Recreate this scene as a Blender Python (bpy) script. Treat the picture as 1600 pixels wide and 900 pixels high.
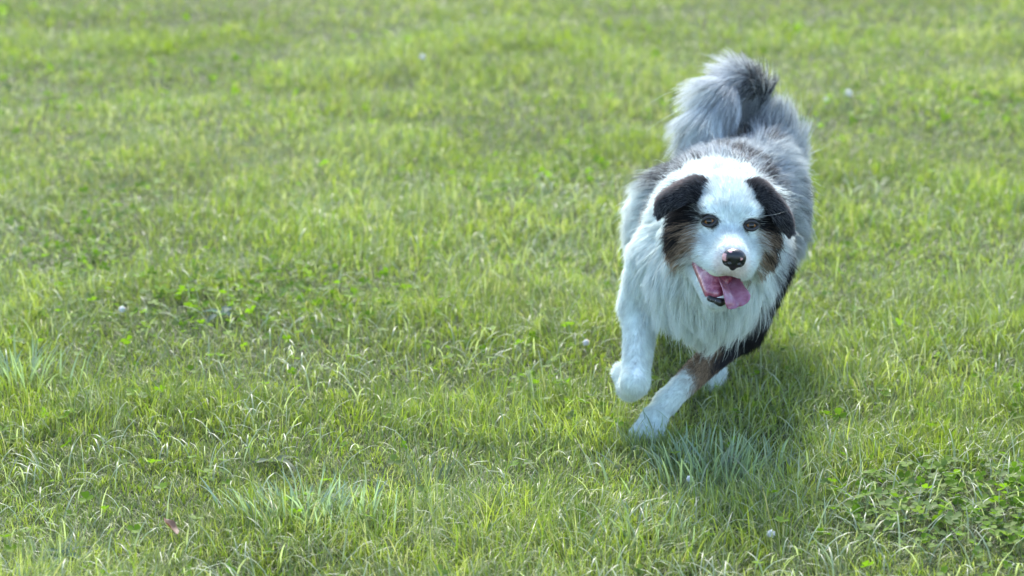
import bpy, math, random
import numpy as np
from mathutils import Vector, Matrix, kdtree

for o in list(bpy.data.objects):
    bpy.data.objects.remove(o, do_unlink=True)
R = math.radians
rng = np.random.default_rng(7)
random.seed(7)
scn = bpy.context.scene
col = scn.collection

# ------------------------------------------------------------------ camera
cam = bpy.data.cameras.new('camera')
cam.sensor_width = 36.0
cam.lens = 90.07
cam.clip_end = 2000.0
cam.dof.use_dof = True
cam.dof.focus_distance = 4.12
cam.dof.aperture_fstop = 4.5
camo = bpy.data.objects.new('camera', cam)
camo.location = (0.0, -4.3, 1.31)
camo.rotation_euler = (R(90 - 14), 0, 0)
col.objects.link(camo)
scn.camera = camo

# ------------------------------------------------------------------ sky, sun, exposure
SUN_EL, SUN_AZ = R(44), math.atan2(-0.06, 0.99)      # azimuth measured from +Y towards +X
world = bpy.data.worlds.new('World')
scn.world = world
world.use_nodes = True
wn = world.node_tree
wn.nodes.clear()
sky = wn.nodes.new('ShaderNodeTexSky')
sky.sky_type = 'NISHITA'
sky.sun_disc = False
sky.sun_elevation = SUN_EL
sky.sun_rotation = SUN_AZ
sky.air_density = 1.0
sky.dust_density = 1.2
sky.ozone_density = 0.3
bg = wn.nodes.new('ShaderNodeBackground')
bg.inputs['Strength'].default_value = 0.15
wo = wn.nodes.new('ShaderNodeOutputWorld')
wn.links.new(sky.outputs[0], bg.inputs[0])
wn.links.new(bg.outputs[0], wo.inputs[0])
sun = bpy.data.lights.new('sun', 'SUN')
sun.energy = 2.15
sun.angle = R(15.0)
sun.color = (1.0, 0.95, 0.86)
suno = bpy.data.objects.new('sun', sun)
sd = Vector((math.sin(SUN_AZ) * math.cos(SUN_EL), math.cos(SUN_AZ) * math.cos(SUN_EL), math.sin(SUN_EL)))
suno.rotation_euler = sd.to_track_quat('Z', 'Y').to_euler()
suno.location = sd * 20
col.objects.link(suno)

vs = scn.view_settings
vs.view_transform = 'Standard'
vs.look = 'None'
vs.exposure = 2.0
vs.gamma = 1.0
vs.use_curve_mapping = False
scn.cycles.max_bounces = 12
scn.cycles.transmission_bounces = 8
scn.cycles.diffuse_bounces = 5
scn.cycles.glossy_bounces = 4
scn.cycles.transparent_max_bounces = 8
scn.cycles.use_denoising = True
try:
    scn.cycles_curves.shape = 'RIBBONS'
    scn.cycles_curves.subdivisions = 2
except Exception:
    pass

# ------------------------------------------------------------------ helpers
def tag(o, label=None, cat=None, group=None, kind=None):
    if label: o['label'] = label
    if cat: o['category'] = cat
    if group: o['group'] = group
    if kind: o['kind'] = kind
    return o

def empty(name, loc=(0, 0, 0)):
    o = bpy.data.objects.new(name, None)
    o.empty_display_size = 0.05
    o.location = loc
    col.objects.link(o)
    return o

def mesh_obj(name, V, faces, mat, parent=None, colors=None, smooth=True):
    """faces: (n,3) or (n,4) int array, or list of such arrays"""
    if not isinstance(faces, (list, tuple)):
        faces = [faces]
    me = bpy.data.meshes.new(name)
    V = np.asarray(V, np.float32)
    me.vertices.add(len(V))
    me.vertices.foreach_set('co', V.ravel())
    idx = np.concatenate([f.ravel() for f in faces]).astype(np.int32)
    tot = np.concatenate([np.full(len(f), f.shape[1], np.int32) for f in faces])
    start = np.concatenate([[0], np.cumsum(tot)[:-1]]).astype(np.int32)
    me.loops.add(len(idx))
    me.loops.foreach_set('vertex_index', idx)
    me.polygons.add(len(tot))
    me.polygons.foreach_set('loop_start', start)
    try:
        me.polygons.foreach_set('loop_total', tot)
    except Exception:
        pass
    if smooth:
        me.polygons.foreach_set('use_smooth', np.ones(len(tot), bool))
    if colors is not None:
        a = me.attributes.new('coat', 'FLOAT_COLOR', 'POINT')
        c = np.ones((len(V), 4), np.float32)
        c[:, :3] = colors
        a.data.foreach_set('color', c.ravel())
    me.update(calc_edges=True)
    me.validate()
    me.materials.append(mat)
    o = bpy.data.objects.new(name, me)
    col.objects.link(o)
    if parent:
        o.parent = parent
        o.matrix_parent_inverse = Matrix.Translation(-Vector(parent_origin(parent)))
    return o

def parent_origin(o):
    return Vector(o.location) if o.parent is None else Vector((0, 0, 0))

def norm(v):
    return v / np.maximum(np.linalg.norm(v, axis=-1, keepdims=True), 1e-9)

def smoothstep(a, b, x):
    t = np.clip((x - a) / (b - a), 0, 1)
    return t * t * (3 - 2 * t)

def vnoise(p, seed=0):
    """smooth value noise, p (n,3) -> 0..1"""
    p = np.asarray(p, np.float64)
    i = np.floor(p).astype(np.int64)
    f = p - i
    f = f * f * (3 - 2 * f)
    out = np.zeros(len(p))
    for dx in (0, 1):
        for dy in (0, 1):
            for dz in (0, 1):
                h = ((i[:, 0] + dx) * 73856093) ^ ((i[:, 1] + dy) * 19349663) ^ ((i[:, 2] + dz) * 83492791) ^ (seed * 2654435761)
                h = (h ^ (h >> 13)) * 1274126177
                h = (h ^ (h >> 16)) & 0xFFFFFF
                w = (f[:, 0] if dx else 1 - f[:, 0]) * (f[:, 1] if dy else 1 - f[:, 1]) * (f[:, 2] if dz else 1 - f[:, 2])
                out += w * (h / float(0xFFFFFF))
    return out

def fbm(p, seed=0, oct=3):
    s, a, n = 0, 1.0, 0
    for k in range(oct):
        s = s + a * vnoise(np.asarray(p) * 2 ** k + 17.3 * k, seed + k)
        n += a
        a *= 0.5
    return s / n

# ---- materials
def new_mat(name):
    m = bpy.data.materials.new(name)
    m.use_nodes = True
    m.node_tree.nodes.clear()
    return m, m.node_tree.nodes, m.node_tree.links

def principled(name, color, rough=0.5, spec=0.5, coat=0.0, sss=0.0, attr=None, noise=None):
    m, N, L = new_mat(name)
    b = N.new('ShaderNodeBsdfPrincipled')
    o = N.new('ShaderNodeOutputMaterial')
    L.new(b.outputs[0], o.inputs[0])
    b.inputs['Roughness'].default_value = rough
    b.inputs['Specular IOR Level'].default_value = spec
    b.inputs['Coat Weight'].default_value = coat
    b.inputs['Coat Roughness'].default_value = 0.12
    if sss:
        b.inputs['Subsurface Weight'].default_value = sss
        b.inputs['Subsurface Scale'].default_value = 0.004
    b.inputs['Base Color'].default_value = (*color, 1)
    if attr:
        a = N.new('ShaderNodeAttribute')
        a.attribute_name = attr
        L.new(a.outputs['Color'], b.inputs['Base Color'])
    if noise:                       # (scale, second colour, low, high, bump)
        t = N.new('ShaderNodeTexNoise')
        t.inputs['Scale'].default_value = noise[0]
        t.inputs['Detail'].default_value = 4
        tc = N.new('ShaderNodeTexCoord')
        L.new(tc.outputs['Object'], t.inputs['Vector'])
        r = N.new('ShaderNodeValToRGB')
        r.color_ramp.elements[0].position = noise[2]
        r.color_ramp.elements[1].position = noise[3]
        r.color_ramp.elements[0].color = (*color, 1)
        r.color_ramp.elements[1].color = (*noise[1], 1)
        L.new(t.outputs['Fac'], r.inputs[0])
        L.new(r.outputs[0], b.inputs['Base Color'])
        if noise[4]:
            bp = N.new('ShaderNodeBump')
            bp.inputs['Strength'].default_value = noise[4]
            bp.inputs['Distance'].default_value = 0.002
            L.new(t.outputs['Fac'], bp.inputs['Height'])
            L.new(bp.outputs[0], b.inputs['Normal'])
    return m

def leaf_mat(name, trans=0.45, rough=0.38, attr='coat', spec=.5, tint=(1.09, 1.17, 0.53)):
    m, N, L = new_mat(name)
    a = N.new('ShaderNodeAttribute')
    a.attribute_name = attr
    b = N.new('ShaderNodeBsdfPrincipled')
    b.inputs['Roughness'].default_value = rough
    b.inputs['Specular IOR Level'].default_value = spec
    L.new(a.outputs['Color'], b.inputs['Base Color'])
    t = N.new('ShaderNodeBsdfTranslucent')
    mul = N.new('ShaderNodeMix')
    mul.data_type = 'RGBA'
    mul.blend_type = 'MULTIPLY'
    mul.inputs[0].default_value = 1.0
    L.new(a.outputs['Color'], mul.inputs[6])
    mul.inputs[7].default_value = (*tint, 1)
    L.new(mul.outputs[2], t.inputs['Color'])
    mx = N.new('ShaderNodeMixShader')
    mx.inputs[0].default_value = trans
    L.new(b.outputs[0], mx.inputs[1])
    L.new(t.outputs[0], mx.inputs[2])
    o = N.new('ShaderNodeOutputMaterial')
    L.new(mx.outputs[0], o.inputs[0])
    return m

def fur_mat(name):
    m, N, L = new_mat(name)
    a = N.new('ShaderNodeAttribute')
    a.attribute_name = 'coat'
    b = N.new('ShaderNodeBsdfPrincipled')
    b.inputs['Roughness'].default_value = 0.5
    b.inputs['Specular IOR Level'].default_value = 0.25
    L.new(a.outputs['Color'], b.inputs['Base Color'])
    t = N.new('ShaderNodeBsdfTranslucent')
    L.new(a.outputs['Color'], t.inputs['Color'])
    mx = N.new('ShaderNodeMixShader')
    mx.inputs[0].default_value = 0.42
    L.new(b.outputs[0], mx.inputs[1])
    L.new(t.outputs[0], mx.inputs[2])
    o = N.new('ShaderNodeOutputMaterial')
    L.new(mx.outputs[0], o.inputs[0])
    return m

M_GRASS = leaf_mat('grass_blade', 0.48, 0.45)
M_CLOVER = leaf_mat('clover_leaf', 0.55, 0.55, spec=.14)
M_FUR = fur_mat('dog_fur')
M_SKIN = principled('dog_skin', (0.5, 0.5, 0.5), 0.8, 0.2, attr='coat')

# ------------------------------------------------------------------ ground
def ground_material():
    m, N, L = new_mat('lawn_soil')
    tc = N.new('ShaderNodeTexCoord')
    n1 = N.new('ShaderNodeTexNoise'); n1.inputs['Scale'].default_value = 1.6; n1.inputs['Detail'].default_value = 6
    n2 = N.new('ShaderNodeTexNoise'); n2.inputs['Scale'].default_value = 60; n2.inputs['Detail'].default_value = 5
    L.new(tc.outputs['Object'], n1.inputs['Vector']); L.new(tc.outputs['Object'], n2.inputs['Vector'])
    r1 = N.new('ShaderNodeValToRGB')
    r1.color_ramp.elements[0].position = 0.35; r1.color_ramp.elements[0].color = (0.045, 0.07, 0.014, 1)
    r1.color_ramp.elements[1].position = 0.7; r1.color_ramp.elements[1].color = (0.075, 0.10, 0.025, 1)
    L.new(n1.outputs['Fac'], r1.inputs[0])
    r2 = N.new('ShaderNodeValToRGB')
    r2.color_ramp.elements[0].position = 0.35; r2.color_ramp.elements[0].color = (0.35, 0.32, 0.3, 1)
    r2.color_ramp.elements[1].position = 0.7; r2.color_ramp.elements[1].color = (1, 1, 1, 1)
    L.new(n2.outputs['Fac'], r2.inputs[0])
    mx = N.new('ShaderNodeMix'); mx.data_type = 'RGBA'; mx.blend_type = 'MULTIPLY'; mx.inputs[0].default_value = 1
    L.new(r1.outputs[0], mx.inputs[6]); L.new(r2.outputs[0], mx.inputs[7])
    b = N.new('ShaderNodeBsdfPrincipled'); b.inputs['Roughness'].default_value = 0.9
    b.inputs['Specular IOR Level'].default_value = 0.2
    L.new(mx.outputs[2], b.inputs['Base Color'])
    bp = N.new('ShaderNodeBump'); bp.inputs['Strength'].default_value = 0.8; bp.inputs['Distance'].default_value = 0.02
    L.new(n2.outputs['Fac'], bp.inputs['Height']); L.new(bp.outputs[0], b.inputs['Normal'])
    o = N.new('ShaderNodeOutputMaterial'); L.new(b.outputs[0], o.inputs[0])
    return m

def gz(x, y):
    """gentle unevenness of the lawn"""
    x = np.asarray(x, float); y = np.asarray(y, float)
    q = np.stack([x * 1.7 + 40, y * 1.7 + 40, 0 * x + 3.1], -1).reshape(-1, 3)
    fade = np.exp(-((np.abs(x) / 9.0) ** 4 + (np.abs(y - 2) / 11.0) ** 4))
    return ((vnoise(q, 5).reshape(x.shape) - 0.5) * 0.03) * fade

def axis(lo, hi, step, far):
    inner = np.arange(lo, hi + 1e-6, step)
    out = far * (np.linspace(0, 1, 14)[1:] ** 3)
    return np.concatenate([(lo - out)[::-1], inner, hi + out])
gx, gy = axis(-8, 8, 0.16, 600), axis(-6, 12, 0.16, 600)
GX, GY = np.meshgrid(gx, gy, indexing='ij')
GV = np.stack([GX, GY, gz(GX, GY)], -1).reshape(-1, 3)
ii, jj = np.meshgrid(np.arange(len(gx) - 1), np.arange(len(gy) - 1), indexing='ij')
b0 = (ii * len(gy) + jj).ravel()
ground = mesh_obj('ground', GV, np.stack([b0, b0 + len(gy), b0 + len(gy) + 1, b0 + 1], 1), ground_material())
tag(ground, 'green lawn soil under the grass', 'ground', kind='structure')

# ------------------------------------------------------------------ dog: skin as one field
ORI = np.array([0.34, 0.15, 0.0])
E0 = np.array([0.353, -0.25, 0.409])            # point between the eyes
yaw, roll, pit = R(1.5), R(6), R(0)
HR = np.array(Matrix.Rotation(yaw, 3, 'Z') @ Matrix.Rotation(roll, 3, 'Y') @ Matrix.Rotation(pit, 3, 'X'))
def H(p):
    return E0 + HR @ np.array(p, float)
def Hd(p):
    return HR @ np.array(p, float)
def toH(P):
    return (P - E0) @ HR

PR = []      # primitives: dict(kind,a,b,ra,rb | c,r,rot ; k, L, comb, lift, reg)
def cone(reg, a, ra, b, rb, k=0.03, L=0.04, comb=None, lift=0.35):
    a, b = np.array(a, float), np.array(b, float)
    if comb is None: comb = b - a
    PR.append(dict(kind='c', a=a, b=b, ra=ra, rb=rb, k=k, L=L, comb=np.array(comb, float), lift=lift, reg=reg))
def ell(reg, c, r, rot=None, k=0.03, L=0.04, comb=(0, 1, -.3), lift=0.35):
    PR.append(dict(kind='e', c=np.array(c, float), r=np.array(r, float), rot=np.eye(3) if rot is None else rot,
                   k=k, L=L, comb=np.array(comb, float), lift=lift, reg=reg))
BK = (0.05, 1.0, -0.35)
# torso
cone('body', (.348, .02, .300), .094, (.370, .20, .288), .110, .05, .046, BK, .24)
cone('body', (.370, .20, .288), .110, (.405, .42, .290), .106, .05, .046, BK, .24)
cone('body', (.405, .42, .290), .106, (.432, .555, .283), .100, .05, .046, BK, .24)
cone('wither', (.355, .03, .355), .07, (.365, .16, .365), .06, .05, .050, (0, 1, -.1), .45)
# thighs
ell('thighR', (.484, .50, .275), (.06, .12, .125), k=.05, L=.055, comb=(.15, .8, -.6), lift=.45)
ell('thighL', (.308, .46, .245), (.070, .10, .10), k=.05, L=.055, comb=(-.35, .6, -.7), lift=.5)
ell('hip', (.498, .58, .352), (.036, .055, .050), k=.04, L=.085, comb=(.20, .1, 1.0), lift=.75)
# neck, bib
cone('neck', H((0, .10, -.01)), .060, (.352, .04, .325), .092, .05, .055, (0, .8, -.45), .42)
cone('bib', H((0, .085, -.06)), .052, (.332, -.035, .270), .076, .05, .075, (-.02, -.02, -1), .36)
cone('bib', (.332, -.035, .275), .074, (.330, -.01, .255), .064, .05, .058, (-.02, -.02, -1), .34)
# raised foreleg (screen left)
cone('armR', (.256, .00, .285), .053, (.226, .010, .205), .033, .04, .024, (-.12, .25, -1), .36)
cone('legR', (.226, .010, .205), .030, (.210, -.098, .098), .0190, .02, .010, (-.05, .1, -1), .26)
cone('legR', (.210, -.098, .098), .0215, (.204, -.055, .074), .018, .012, .009, (-.2, .8, -.6), .35)
cone('legR', (.204, -.055, .074), .018, (.192, -.018, .090), .016, .012, .012, (-.3, .9, .2), .3)
# planted foreleg (screen right shoulder)
cone('armL', (.428, .03, .27), .052, (.405, .055, .152), .032, .04, .024, (-.05, .5, -1), .4)
cone('legL', (.405, .055, .152), .029, (.268, -.068, .055), .0175, .02, .008, (-.6, -.3, -.6), .26)
cone('legL', (.268, -.068, .055), .0175, (.243, -.094, .031), .0180, .012, .008, (-.5, -.4, -.8), .26)
cone('legL', (.243, -.094, .028), .020, (.228, -.118, .018), .017, .010, .010, (-.4, -.9, -.3), .3)
for dx, dy in ((-.016, .006), (-.004, -.010), (.011, -.012), (.022, .000)):
    cone('legL', (.238 + dx * .6, -.103 + dy * .5, .024), .011, (.226 + dx, -.128 + dy, .012), .0095, .004, .009, (-.4, -.9, -.3), .3)
# hind leg carried forward (white foot between the forelegs)
cone('hindR', (.455, .47, .25), .075, (.425, .34, .190), .050, .04, .045, (0, .3, -1), .4)
cone('hindR', (.425, .34, .190), .046, (.385, .345, .105), .026, .03, .020, (0, .1, -1), .35)
cone('hindR', (.385, .345, .105), .024, (.364, .215, .028), .022, .015, .016, (0, -.6, -.8), .3)
cone('hindR', (.364, .215, .026), .022, (.358, .180, .018), .019, .01, .012, (0, -.9, -.3), .3)
# other hind leg stretched out behind
cone('hindL', (.335, .50, .24), .072, (.315, .50, .165), .048, .04, .040, (0, .4, -1), .4)
cone('hindL', (.315, .50, .165), .044, (.312, .66, .125), .026, .03, .022, (0, .8, -.6), .35)
cone('hindL', (.312, .66, .125), .024, (.315, .745, .045), .020, .015, .014, (0, .6, -.8), .3)
cone('hindL', (.315, .745, .045), .020, (.315, .715, .022), .018, .01, .012, (0, -.8, -.5), .3)
# tail, curled up over the back to the left
TAIL = np.array([(.442, .62, .340), (.462, .665, .405), (.463, .675, .455), (.446, .655, .480), (.410, .61, .472), (.376, .56, .436), (.358, .53, .405)])
TR = [.028, .024, .021, .020, .019, .016, .010]
for q in range(6):
    tg = TAIL[q + 1] - TAIL[q]
    cone('tail', TAIL[q], TR[q], TAIL[q + 1], TR[q + 1], .02, (.060, .065, .065, .085, .105, .10)[q],
         tg / np.linalg.norm(tg) + (np.array((-.45, -.35, -1.0)) * (0, 0, .5, 1.1, 1.0, .7)[q]), (.4, .45, .4, .3, .25, .2)[q])
# head
FB = Hd((0, 1, .05))
ell('skull', H((0, .068, .008)), (.057, .080, .050), HR, .02, .016, Hd((0, 1, .25)), .35)
for s in (-1, 1):
    ell('skull', H((s * .031, .010, .014)), (.021, .018, .017), HR, .012, .011, Hd((s * .5, .8, .4)), .3)
    ell('cheek', H((s * .050, .058, -.040)), (.030, .046, .046), HR, .02, .042, Hd((s * .55, .35, -.9)), .40)
    ell('temple', H((s * .047, .070, -.004)), (.026, .042, .034), HR, .02, .034, Hd((s * .8, .3, -.6)), .42)
    cone('muzzle', H((s * .033, .018, -.050)), .024, H((s * .020, -.056, -.058)), .0195, .012, .008, Hd((s * .5, .7, -.5)), .3)
cone('muzzle', H((0, .02, -.034)), .037, H((0, -.067, -.041)), .0280, .015, .008, Hd((0, 1, .1)), .25)
# lower jaw
cone('jaw', H((-.036, .030, -.092)), .014, H((-.018, -.046, -.119)), .013, .006, .008, Hd((-.3, .5, -1)), .3)
cone('jaw', H((-.008, .050, -.086)), .026, H((-.010, -.048, -.117)), .0155, .006, .010, Hd((0, .5, -1)), .35)

def prim_d(p, P):
    if p['kind'] == 'c':
        ab = p['b'] - p['a']
        t = np.clip(((P - p['a']) @ ab) / (ab @ ab), 0, 1)
        return np.linalg.norm(P - (p['a'] + t[..., None] * ab), axis=-1) - (p['ra'] + t * (p['rb'] - p['ra']))
    q = (P - p['c']) @ p['rot']
    k0 = np.linalg.norm(q / p['r'], axis=-1)
    k1 = np.linalg.norm(q / p['r'] ** 2, axis=-1)
    return np.where(k1 > 1e-6, k0 * (k0 - 1) / np.maximum(k1, 1e-6), -p['r'].min())

def prim_box(p):
    if p['kind'] == 'c':
        r = max(p['ra'], p['rb'])
        return np.minimum(p['a'], p['b']) - r, np.maximum(p['a'], p['b']) + r
    r = p['r'].max()
    return p['c'] - r, p['c'] + r

def field(prims, h, pad=0.02, cut=()):
    lo = np.min([prim_box(p)[0] for p in prims], 0) - pad
    hi = np.max([prim_box(p)[1] for p in prims], 0) + pad
    n = np.ceil((hi - lo) / h).astype(int) + 1
    F = np.full(n, 0.2, np.float32)
    def sub(p, m):
        a, b = prim_box(p)
        i0 = np.maximum(np.floor((a - m - lo) / h).astype(int), 0)
        i1 = np.minimum(np.ceil((b + m - lo) / h).astype(int) + 1, n)
        sl = tuple(slice(x, y) for x, y in zip(i0, i1))
        g = np.stack(np.meshgrid(*[lo[d] + h * np.arange(i0[d], i1[d]) for d in range(3)], indexing='ij'), -1)
        return sl, prim_d(p, g)
    for p in prims:
        sl, d = sub(p, p['k'] + 0.03)
        A, k = F[sl], p['k']
        hh = np.clip(0.5 + 0.5 * (A - d) / k, 0, 1)
        F[sl] = A * (1 - hh) + d * hh - k * hh * (1 - hh)
    for c, r, k in cut:
        p = dict(kind='e', c=np.array(c), r=np.array([r] * 3), rot=np.eye(3))
        sl, d = sub(p, k + 0.02)
        A = F[sl]
        hh = np.clip(0.5 + 0.5 * (A + d) / k, 0, 1)          # smooth max(A,-d)
        F[sl] = (-d) * (1 - hh) + A * hh + k * hh * (1 - hh)
    return F, lo

def surface_nets(F, lo, h):
    nx, ny, nz = F.shape
    S = F < 0
    cnt = np.zeros((nx - 1, ny - 1, nz - 1), np.int32)
    for dx in (0, 1):
        for dy in (0, 1):
            for dz in (0, 1):
                cnt += S[dx:nx - 1 + dx, dy:ny - 1 + dy, dz:nz - 1 + dz]
    act = np.argwhere((cnt > 0) & (cnt < 8))
    idx = np.full(cnt.shape, -1, np.int64)
    idx[tuple(act.T)] = np.arange(len(act))
    acc = np.zeros((len(act), 3)); num = np.zeros(len(act))
    corners = [(x, y, z) for x in (0, 1) for y in (0, 1) for z in (0, 1)]
    for c0 in corners:
        for ax in range(3):
            if c0[ax] == 0:
                c1 = list(c0); c1[ax] = 1
                f0 = F[tuple((act + c0).T)]; f1 = F[tuple((act + c1).T)]
                m = (f0 < 0) != (f1 < 0)
                t = np.where(m, f0 / np.where(m, f0 - f1, 1), 0)
                pt = np.array(c0, float) + t[:, None] * (np.array(c1) - np.array(c0))
                acc += np.where(m[:, None], pt, 0); num += m
    V = lo + h * (act + acc / num[:, None])
    quads = []
    for ax in range(3):
        sl0 = [slice(None)] * 3; sl1 = [slice(None)] * 3
        sl0[ax] = slice(0, -1); sl1[ax] = slice(1, None)
        a, b = S[tuple(sl0)], S[tuple(sl1)]
        e = np.argwhere(a != b)
        o1, o2 = (ax + 1) % 3, (ax + 2) % 3
        e = e[(e[:, o1] > 0) & (e[:, o2] > 0)]
        e = e[(e[:, o1] < F.shape[o1] - 1) & (e[:, o2] < F.shape[o2] - 1)]
        def at(d1, d2):
            q = e.copy(); q[:, o1] -= d1; q[:, o2] -= d2
            return idx[tuple(q.T)]
        q = np.stack([at(0, 0), at(1, 0), at(1, 1), at(0, 1)], 1)
        fl = ~S[tuple(e.T)]
        q[fl] = q[fl][:, ::-1]
        quads.append(q)
    Q = np.concatenate(quads)
    return V, Q[(Q >= 0).all(1)]

def vert_normals(V, Q):
    n = np.zeros_like(V)
    fn = np.cross(V[Q[:, 2]] - V[Q[:, 0]], V[Q[:, -1]] - V[Q[:, 1]])
    for k in range(Q.shape[1]):
        np.add.at(n, Q[:, k], fn)
    return norm(n)

EYES = [H((-.0345, -.003, .000)), H((.0345, -.003, .000))]
EYE_R = 0.0096
h = 0.0045
F, lo = field(PR, h, cut=[(e + Hd((0, -.004, 0)), .0112, .004) for e in EYES])
BV, BQ = surface_nets(F, lo, h)
# keep the outward orientation
vol = np.einsum('ij,ij->i', BV[BQ[:, 0]], np.cross(BV[BQ[:, 1]], BV[BQ[:, 2]])).sum()
if vol < 0: BQ = BQ[:, ::-1]
BN = vert_normals(BV, BQ)

# ---- coat colours, by place on the body
SKYLIT_WHITE = np.array((.74, .815, .80)); BLACK = np.array((.012, .012, .015)); TAN = np.array((.33, .245, .17))  # white fur has the cool cyan cast of skylight mixed into its colour
GREY = np.array((.46, .50, .52)); DGREY = np.array((.07, .072, .08)); PINK = np.array((.75, .50, .46))
def mixc(a, b, t):
    return a * (1 - t[:, None]) + b * t[:, None]

REGS = [p['reg'] for p in PR]
HEADREG = np.array([r in ('skull', 'cheek', 'temple', 'muzzle', 'jaw') for r in REGS])
def weights(P):
    D = np.stack([prim_d(p, P) for p in PR], 1)
    w = np.exp(-(D - D.min(1, keepdims=True)) / 0.010)
    return w / w.sum(1, keepdims=True)
def regw(W, *names):
    return W[:, np.array([r in names for r in REGS])].sum(1)

def coat(P, W):
    n1 = fbm(P * 22, 1); n2 = fbm(P * 60, 4); n3 = fbm(P * 11, 9, 2)
    x, y, z = P.T
    j = (n2 - .5)
    # merle of back and flanks
    m = mixc(mixc(np.tile(GREY, (len(P), 1)), DGREY, smoothstep(.52, .62, n1)), SKYLIT_WHITE * .8, smoothstep(.55, .40, n3) * .45)
    c = m
    # dark saddle on the left of the back
    d = smoothstep(.34, .30, x + .04 * j) * smoothstep(.29, .33, z + .05 * j) * smoothstep(.10, .16, y)
    c = mixc(c, DGREY * .9, d * .85)
    # white left thigh and flank
    d = np.maximum(smoothstep(.31, .28, x) * smoothstep(.315, .285, z + .06 * j), smoothstep(.285, .262, x + .02 * j) * smoothstep(.37, .33, z) * smoothstep(.2, .3, y))
    c = mixc(c, SKYLIT_WHITE, d * .9)
    # white collar and bib
    wc = smoothstep(.135, .085, y + .10 * j + .55 * np.maximum(x - .40, 0))
    wc *= smoothstep(.475, .44, x + .06 * j + .10 * np.maximum(.30 - z, 0) * 6 - .0)
    c = mixc(c, SKYLIT_WHITE, np.maximum(wc, regw(W, 'bib')))
    # belly
    # black left shoulder edge, running down to the elbow
    edge = .426 + .17 * np.clip(z - .15, 0, .3)
    d = smoothstep(edge, edge + .018, x + .03 * j) * smoothstep(.33, .28, z + .06 * j) * smoothstep(-.16, -.10, y) * smoothstep(.38, .30, y)
    c = mixc(c, BLACK, d * .97)
    # raised leg white
    wl = regw(W, 'legR', 'armR', 'hindR', 'hindL', 'legL')
    c = mixc(c, SKYLIT_WHITE, smoothstep(.25, .6, wl))
    # planted leg: black and tan above the wrist
    a, b = np.array((.405, .055, .152)), np.array((.268, -.068, .055))
    t = ((P - a) @ (b - a)) / ((b - a) @ (b - a))
    L = regw(W, 'legL', 'armL')
    d = smoothstep(.12, .25, t) * smoothstep(.84, .72, t + .4 * j) * smoothstep(.2, .5, L)
    side = smoothstep(-.02, .012, (P - a) @ norm(np.array((.5, -.1, -.75))[None])[0] + .008 * (n1 - .5))
    c = mixc(c, mixc(np.tile(TAN * .95, (len(P), 1)), BLACK * 3, smoothstep(.56, .78, n1 + .16 * side)), d)
    d = smoothstep(.34, .15, t) * smoothstep(.3, .6, L) * side
    c = mixc(c, BLACK, d)
    # tail
    T = regw(W, 'tail', 'hip')
    tc = mixc(np.tile(np.array((.56, .60, .62)), (len(P), 1)), DGREY * .7, smoothstep(.452, .468, x + .02 * j) * .9)
    tc = mixc(tc, DGREY * 1.4, smoothstep(.54, .64, fbm(P * np.array((40, 40, 14)), 77, 2)) * .7)
    tc = mixc(tc, SKYLIT_WHITE * .9, smoothstep(.425, .36, x + .05 * j) * .75)
    tc = mixc(tc, np.array((.55, .38, .30)), smoothstep(.362, .345, x + .02 * j) * .35)
    c = mixc(c, tc, smoothstep(.4, .8, regw(W, 'tail')))
    c = mixc(c, GREY * .9, smoothstep(.3, .7, regw(W, 'hip')) * .7)
    # ---- head
    q = toH(P)
    hx, hy, hz = q.T
    ax = np.abs(hx)
    hd = W[:, HEADREG].sum(1)
    hc = np.tile(SKYLIT_WHITE, (len(P), 1))
    hc = mixc(hc, GREY, smoothstep(.62, .74, n2) * smoothstep(.0, .03, hz) * .5)
    hw = np.interp(hz, [-.11, -.075, -.035, -.012, .0, .012, .03, .05, .062, .08], [.075, .058, .050, .050, .040, .044, .052, .046, .036, .024])
    out = smoothstep(hw - .006, hw + .008, ax + .022 * j)
    up = smoothstep(-.016, -.006, hz + .012 * j)
    tan_or_black = mixc(np.tile(TAN, (len(P), 1)), BLACK, np.maximum(up, smoothstep(.064, .074, ax + .012 * j) * smoothstep(-.075, -.045, hz + .02 * j)))
    low = smoothstep(-.104, -.084, hz + .03 * j)
    hc = mixc(hc, tan_or_black, out * low)
    # dark eye corners
    for e in EYES:
        dq = (P - e) @ HR
        de = np.sqrt((dq[:, 0] / 1.3) ** 2 + dq[:, 1] ** 2 + (dq[:, 2] * 1.1) ** 2)
        hc = mixc(hc, BLACK * 2, smoothstep(.0165, .0125, de + .004 * j))
    # pink skin round the nose and lips
    hc = mixc(hc, PINK, smoothstep(.040, .022, np.linalg.norm(q - np.array((0, -.088, -.050)), axis=1)) * .35)
    back = smoothstep(.165, .120, hy + .04 * j)
    hm = np.maximum(smoothstep(.35, .75, hd), smoothstep(.115, .090, hy + .02 * j) * smoothstep(-.11, -.09, hz) * smoothstep(.12, .11, ax))
    c = mixc(c, hc, hm * back)
    ck = regw(W, 'cheek')
    return np.clip(c, 0.004, .92)

WB = weights(BV)
BC = coat(BV, WB)

dog = empty('dog', ORI)
tag(dog, 'blue merle long-haired dog with white chest, tan cheeks and raised tail running over the lawn', 'dog')
body = mesh_obj('body', BV, BQ, M_SKIN, dog, BC)

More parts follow.
